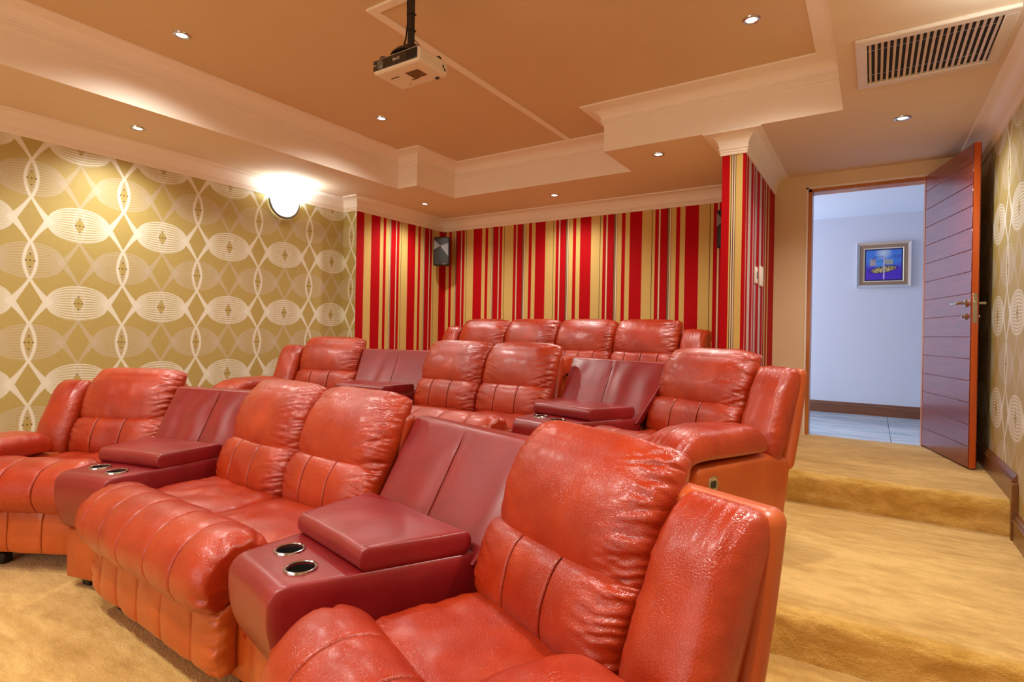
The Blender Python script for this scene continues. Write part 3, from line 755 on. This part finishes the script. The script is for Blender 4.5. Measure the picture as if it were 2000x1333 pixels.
# ------------------------------------------------------------------ projector
pj = empty('projector', (-1.915, 1.982, 2.443)); tag(pj, 'white and black projector hanging from a black pole below the raised ceiling', 'projector')
M['pj_white'] = plain('projector_white', srgb(226, 214, 196), 0.4)
M['pj_dark'] = plain('projector_dark', srgb(50, 38, 30), 0.35)
HXp, HYp, HZp = 0.152, 0.106, 0.037
V, F = rbox(HXp, HYp, HZp, 0.018, 10, 8, 4); V[:, 2] += HZp
mesh_obj('body', V, F, M['pj_white'], pj)
bm = bmesh.new(); box(bm, -HXp+0.006, HXp-0.010, -HYp-0.003, -HYp+0.02, 0.012, 2*HZp-0.010, 0.006, 3)
fp = bm_obj('front_panel', bm, M['pj_dark'], pj, True)
for k in range(7):
    z = 0.017+k*0.0062
    boxo('grille_slot', 0.075, 0.138, -HYp-0.0045, -HYp-0.002, z, z+0.0028, M['black'], fp)
bm = bmesh.new(); R = Matrix.Translation((-0.095, -HYp+0.004, 0.035)) @ Matrix.Rotation(PI/2, 4, 'X')
lathe(bm, [(0.022, 0.0), (0.022, 0.009), (0.018, 0.011), (0.015, 0.007), (0.0001, 0.010)], 28, R)
bm_obj('lens', bm, plain('lens_glass', srgb(120, 118, 105), 0.08, 0.3), pj, True)
def lettering(name, text, size, loc):
    tc = bpy.data.curves.new(name, 'FONT'); tc.body = text; tc.size = size; tc.extrude = 0.0004
    tmp = bpy.data.objects.new('tmp', tc); C.objects.link(tmp); bpy.context.view_layer.update()
    me = bpy.data.meshes.new_from_object(tmp.evaluated_get(bpy.context.evaluated_depsgraph_get())); bpy.data.objects.remove(tmp)
    me.materials.clear(); me.materials.append(M['pj_white'])
    to = bpy.data.objects.new(name, me); C.objects.link(to); to.parent = fp; to.location = loc; to.rotation_euler = (PI/2, 0, 0)
lettering('logo', 'BenQ', 0.019, (-0.012, -HYp-0.0035, 0.033))
lettering('badge', 'DLP', 0.011, (-0.142, -HYp-0.0035, 0.033))
vp = boxo('vent_patch', 0.00, 0.085, -0.04, 0.03, -0.0015, 0.002, plain('projector_shade', srgb(150, 110, 70), 0.6), pj, 0.001, 1)
for k in range(5): boxo('vent_slot', 0.008, 0.078, -0.033+k*0.013, -0.028+k*0.013, -0.0025, -0.001, M['pj_dark'], vp)
for (a, b) in ((-0.10, -0.03), (-0.02, 0.03)): boxo('foot_slot', a, a+0.05, b, b+0.005, -0.002, 0.001, M['pj_dark'], pj)
boxo('screw', -0.06, -0.053, 0.055, 0.062, -0.004, 0.001, M['chrome'], pj, 0.002, 1)
boxo('adjuster_foot', 0.095, 0.115, 0.07, 0.085, -0.008, 0.001, M['black'], pj, 0.003, 1)
for k in range(2): boxo('port', HXp-0.001, HXp+0.0015, 0.062+k*0.012, 0.070+k*0.012, 0.030-k*0.012, 0.045-k*0.012, M['black'], pj)
# mount
bm = bmesh.new(); box(bm, -0.013, 0.013, -0.013, 0.013, 0.115, ZT-2.443, 0.004, 2); bm_obj('pole', bm, M['black'], pj, True)
bm = bmesh.new(); lathe(bm, [(0.0001, ZT-2.443), (0.05, ZT-2.443), (0.05, ZT-2.443-0.006), (0.0001, ZT-2.443-0.008)][::-1], 24); bm_obj('ceiling_plate', bm, M['black'], pj, True)
boxo('pole_clamp', -0.028, 0.028, -0.022, 0.022, 0.112, 0.155, M['black'], pj, 0.006)
bm = bmesh.new(); lathe(bm, [(0.0001, 0.132), (0.040, 0.129), (0.075, 0.116), (0.095, 0.096), (0.098, 0.088), (0.0001, 0.088)], 32); bm_obj('mount_dome', bm, M['black'], pj, True)
for i, (x, y) in enumerate(((-0.135, -0.07), (-0.125, 0.075), (0.125, 0.075), (0.11, -0.06))):
    tube('mount_arm', [(x*0.45, y*0.5, 0.090), (x*0.95, y, 0.096), (x, y, 0.090), (x, y, 0.07)], 0.005, M['black'], pj, 6)
tube('cable', [(-0.016, -0.006, ZT-2.443), (-0.020, -0.008, 0.36), (-0.015, -0.01, 0.26), (-0.022, -0.012, 0.19), (-0.03, -0.02, 0.14), (0.01, -0.05, 0.12), (0.05, -0.04, 0.085)], 0.004, M['black'], pj, 6)
tube('cable', [(0.01, 0.06, 0.07), (0.03, 0.10, 0.10), (0.02, 0.05, 0.16), (-0.008, 0.016, 0.20), (-0.010, 0.017, ZT-2.443)], 0.003, plain('cable_grey', srgb(150, 130, 105), 0.5), pj, 6)
for z in (0.22, 0.30, 0.38): boxo('cable_tie', -0.017, 0.017, -0.017, 0.017, z, z+0.006, M['pj_white'] if z > 0.35 else M['black'], pj)

# ------------------------------------------------------------------ ceiling vent
vt = empty('ceiling_vent', (0, 0, ZC)); tag(vt, 'white slatted air vent in the low ceiling above the corridor', 'vent')
x0, x1, y0, y1 = -0.094, 0.488, 2.995, 3.562
M['vent'] = plain('vent_enamel', srgb(222, 208, 190), 0.4)
bm = bmesh.new(); fw = 0.047
box(bm, x0, x1, y0, y0+fw, -0.020, 0.0, 0.004, 1); box(bm, x0, x1, y1-fw, y1, -0.020, 0.0, 0.004, 1)
box(bm, x0, x0+fw, y0+fw, y1-fw, -0.020, 0.0, 0.004, 1); box(bm, x1-fw, x1, y0+fw, y1-fw, -0.020, 0.0, 0.004, 1)
bm_obj('frame', bm, M['vent'], vt, True)
boxo('duct', x0+fw, x1-fw, y0+fw, y1-fw, -0.003, -0.001, plain('duct_dark', srgb(40, 30, 24), 0.8), vt)
ns = 20
for k in range(ns):
    xx = x0+fw+(x1-x0-2*fw)*(k+0.5)/ns
    s_ = boxo('slat', -0.0055, 0.0055, y0+fw, y1-fw, -0.0015, 0.0015, M['vent'], vt); s_.location = (xx, 0, -0.011); s_.rotation_euler = (0, D(35), 0)
for yy in (y0+0.14, y1-0.14): boxo('cross_bar', x0+fw, x1-fw, yy-0.002, yy+0.002, -0.006, -0.003, M['steel'], vt)

# ------------------------------------------------------------------ speakers
def speaker(loc, rz, label):
    root = empty('wall_speaker', loc, rz); tag(root, label, 'speaker')
    V, F = rbox(0.105, 0.075, 0.175, 0.022, 8, 6, 10)
    k = (V[:, 1]+0.075)/0.15; V[:, 0] *= 1-0.38*k; V[:, 2] *= 1-0.06*k
    V[:, 1] -= 0.008*np.cos(V[:, 0]/0.105*PI/2)*(1-k)
    mesh_obj('cabinet', V, F, M['black'], root)
    g = plain('speaker_facet', srgb(128, 130, 132), 0.35, 0.3)
    c = (-0.01, -0.098, 0.06)
    for name, pts in (('silver_facet', [(-0.095, 0.145), (-0.095, 0.02), c]), ('silver_facet', [(0.085, 0.10), (0.085, -0.06), c])):
        (xa, za), (xb, zb), cc = pts
        vs = [(xa, -0.0775, za), (xb, -0.0775, zb), (cc[0], -0.096, cc[2])]; vs += [(x, y+0.01, z) for x, y, z in vs]
        mesh_obj(name, vs, [(0, 1, 2), (5, 4, 3), (0, 3, 4, 1), (1, 4, 5, 2), (2, 5, 3, 0)], g, root, False)
    bm = bmesh.new(); bmesh.ops.create_uvsphere(bm, u_segments=16, v_segments=8, radius=0.012, matrix=Matrix.Translation(c)); bm_obj('tweeter', bm, M['chrome'], root, True)
    boxo('badge', 0.02, 0.06, -0.086, -0.080, -0.160, -0.150, M['chrome'], root, 0.001, 1)
    boxo('bracket', -0.02, 0.02, 0.06, 0.14, -0.03, 0.03, M['black'], root, 0.004, 1)
    tube('cable', [(0.0, 0.05, 0.165), (0.005, 0.07, 0.20), (0.004, 0.085, 0.26)], 0.003, M['black'], root, 6)
speaker((-4.372, 5.14, 2.155), D(24), 'black wall speaker with silver facets in the left corner of the striped alcove')
speaker((-1.07, 5.16, 2.155), D(-24), 'black wall speaker half hidden behind the striped partition')

# ------------------------------------------------------------------ light switches on the partition
sw = empty('light_switch', (XC2, 4.41, 1.655)); tag(sw, 'smaller white rocker switch plate on the striped partition, with a dark rocker', 'switch')
sp_ = boxo('plate', 0, 0.012, -0.038, 0.038, -0.06, 0.06, M['trim'], sw, 0.003, 2); boxo('rocker', 0.011, 0.016, -0.014, 0.014, -0.028, 0.028, plain('rocker_grey', srgb(110, 125, 115), 0.4), sw, 0.002, 1)
sw = empty('light_switch', (XC2, 4.62, 1.665)); tag(sw, 'larger blank white switch plate on the striped partition, nearer the door', 'switch')
boxo('plate', 0, 0.016, -0.055, 0.055, -0.075, 0.075, M['trim'], sw, 0.004, 2); boxo('cover', 0.015, 0.019, -0.035, 0.035, -0.05, 0.05, M['trim'], sw, 0.002, 1)

# ------------------------------------------------------------------ picture in the hallway
pc = empty('framed_picture', (0.076, HY, 1.985)); tag(pc, 'framed blue still life painting hanging on the pale hallway wall', 'picture')
M['silver'] = plain('silver_frame', srgb(205, 208, 212), 0.3, 0.6)
def ring(name, ox, oz, ix, iz, y0, y1, mat, par, slope=0.0):
    V = [(-ox, y0, -oz), (ox, y0, -oz), (ox, y0, oz), (-ox, y0, oz), (-ox, y1, -oz), (ox, y1, -oz), (ox, y1, oz), (-ox, y1, oz),
         (-ix, y1+slope, -iz), (ix, y1+slope, -iz), (ix, y1+slope, iz), (-ix, y1+slope, iz), (-ix, y0, -iz), (ix, y0, -iz), (ix, y0, iz), (-ix, y0, iz)]
    F = []
    for b in (0, 4, 8): F += [(b+i, b+(i+1) % 4, b+4+(i+1) % 4, b+4+i) for i in range(4)]
    return mesh_obj(name, V, F, mat, par, False)
ring('frame', 0.238, 0.240, 0.212, 0.214, 0.0, -0.030, M['silver'], pc, 0.010)
ring('mat_border', 0.212, 0.214, 0.176, 0.178, 0.0, -0.016, plain('taupe_mat', srgb(150, 122, 98), 0.7, vary=0.05, scale=30), pc, 0.002)
ring('fillet', 0.177, 0.179, 0.168, 0.170, 0.0, -0.018, plain('fillet_cream', srgb(232, 222, 200), 0.5), pc, 0.004)
def painting():
    m, nt, bs_ = newmat('painting'); tcn = nt.nodes.new('ShaderNodeTexCoord'); sp = nt.nodes.new('ShaderNodeSeparateXYZ'); nt.links.new(tcn.outputs['Object'], sp.inputs[0])
    x, z = Nd(nt, sp.outputs[0])/0.168, Nd(nt, sp.outputs[2])/0.168; oc = objco(nt)
    n = noise(nt, 30, 4, oc)
    k = ((z + (n-0.5)*0.35 + 0.25)*2.5).m('MAXIMUM', 0).m('MINIMUM', 1)
    c = mixc(nt, k, srgb(70, 40, 190), srgb(60, 120, 215))
    gl = ((x*x*1.6 + (z-0.75)*(z-0.75)*1.5).m('SQRT')*-1.6 + 1.0).m('MAXIMUM', 0).m('MINIMUM', 1)
    c = mixc(nt, gl, c, srgb(196, 216, 222))
    zz = z + 0.30 - x*0.14
    for (cx, cw, cz, chh, col) in ((-0.55, 0.17, 0.15, 0.22, (172, 158, 140)), (0.27, 0.22, 0.17, 0.16, (164, 168, 138)), (-0.22, 0.20, 0.12, 0.24, (70, 150, 220))):
        mk = (x-cx).abs().lt(cw, 0.06)*(z-cz).abs().lt(chh, 0.06)*0.85; c = mixc(nt, mk, c, srgb(*col))
    sh = (x*x*1.35 + zz*zz*14).lt(0.78, 0.25)*0.6; c = mixc(nt, sh, c, srgb(30, 24, 60))
    le = (x*x*1.7 + zz*zz*22).lt(0.72, 0.12); v = noise(nt, 60, 4, oc, 0.7)
    c = mixc(nt, le, c, mixc(nt, ((v-0.4)*5).m('MAXIMUM', 0).m('MINIMUM', 1), srgb(70, 56, 30), srgb(214, 196, 130)))
    for (cx, cz, ra, th) in ((-0.25, 0.38, 0.30, 0.025), (0.72, 0.50, 0.13, 0.03)):
        rr_ = (((x-cx)*(x-cx) + (z-cz)*(z-cz)*4).m('SQRT') - ra).abs().lt(th, 0.03)*0.8; c = mixc(nt, rr_, c, srgb(30, 40, 90))
    st = (x + (n-0.5)*0.1 - 0.02).abs().lt(0.03, 0.03)*z.lt(0.5, 0.2); c = mixc(nt, st, c, srgb(205, 190, 225))
    ed = x.abs().m('MAXIMUM', z.abs()).m('GREATER_THAN', 0.93); c = mixc(nt, ed, c, srgb(20, 22, 80))
    nt.links.new(c.s, bs_.inputs['Base Color']); bs_.inputs['Roughness'].default_value = 0.35
    return m
boxo('canvas', -0.168, 0.168, -0.012, -0.004, -0.170, 0.170, painting(), pc)
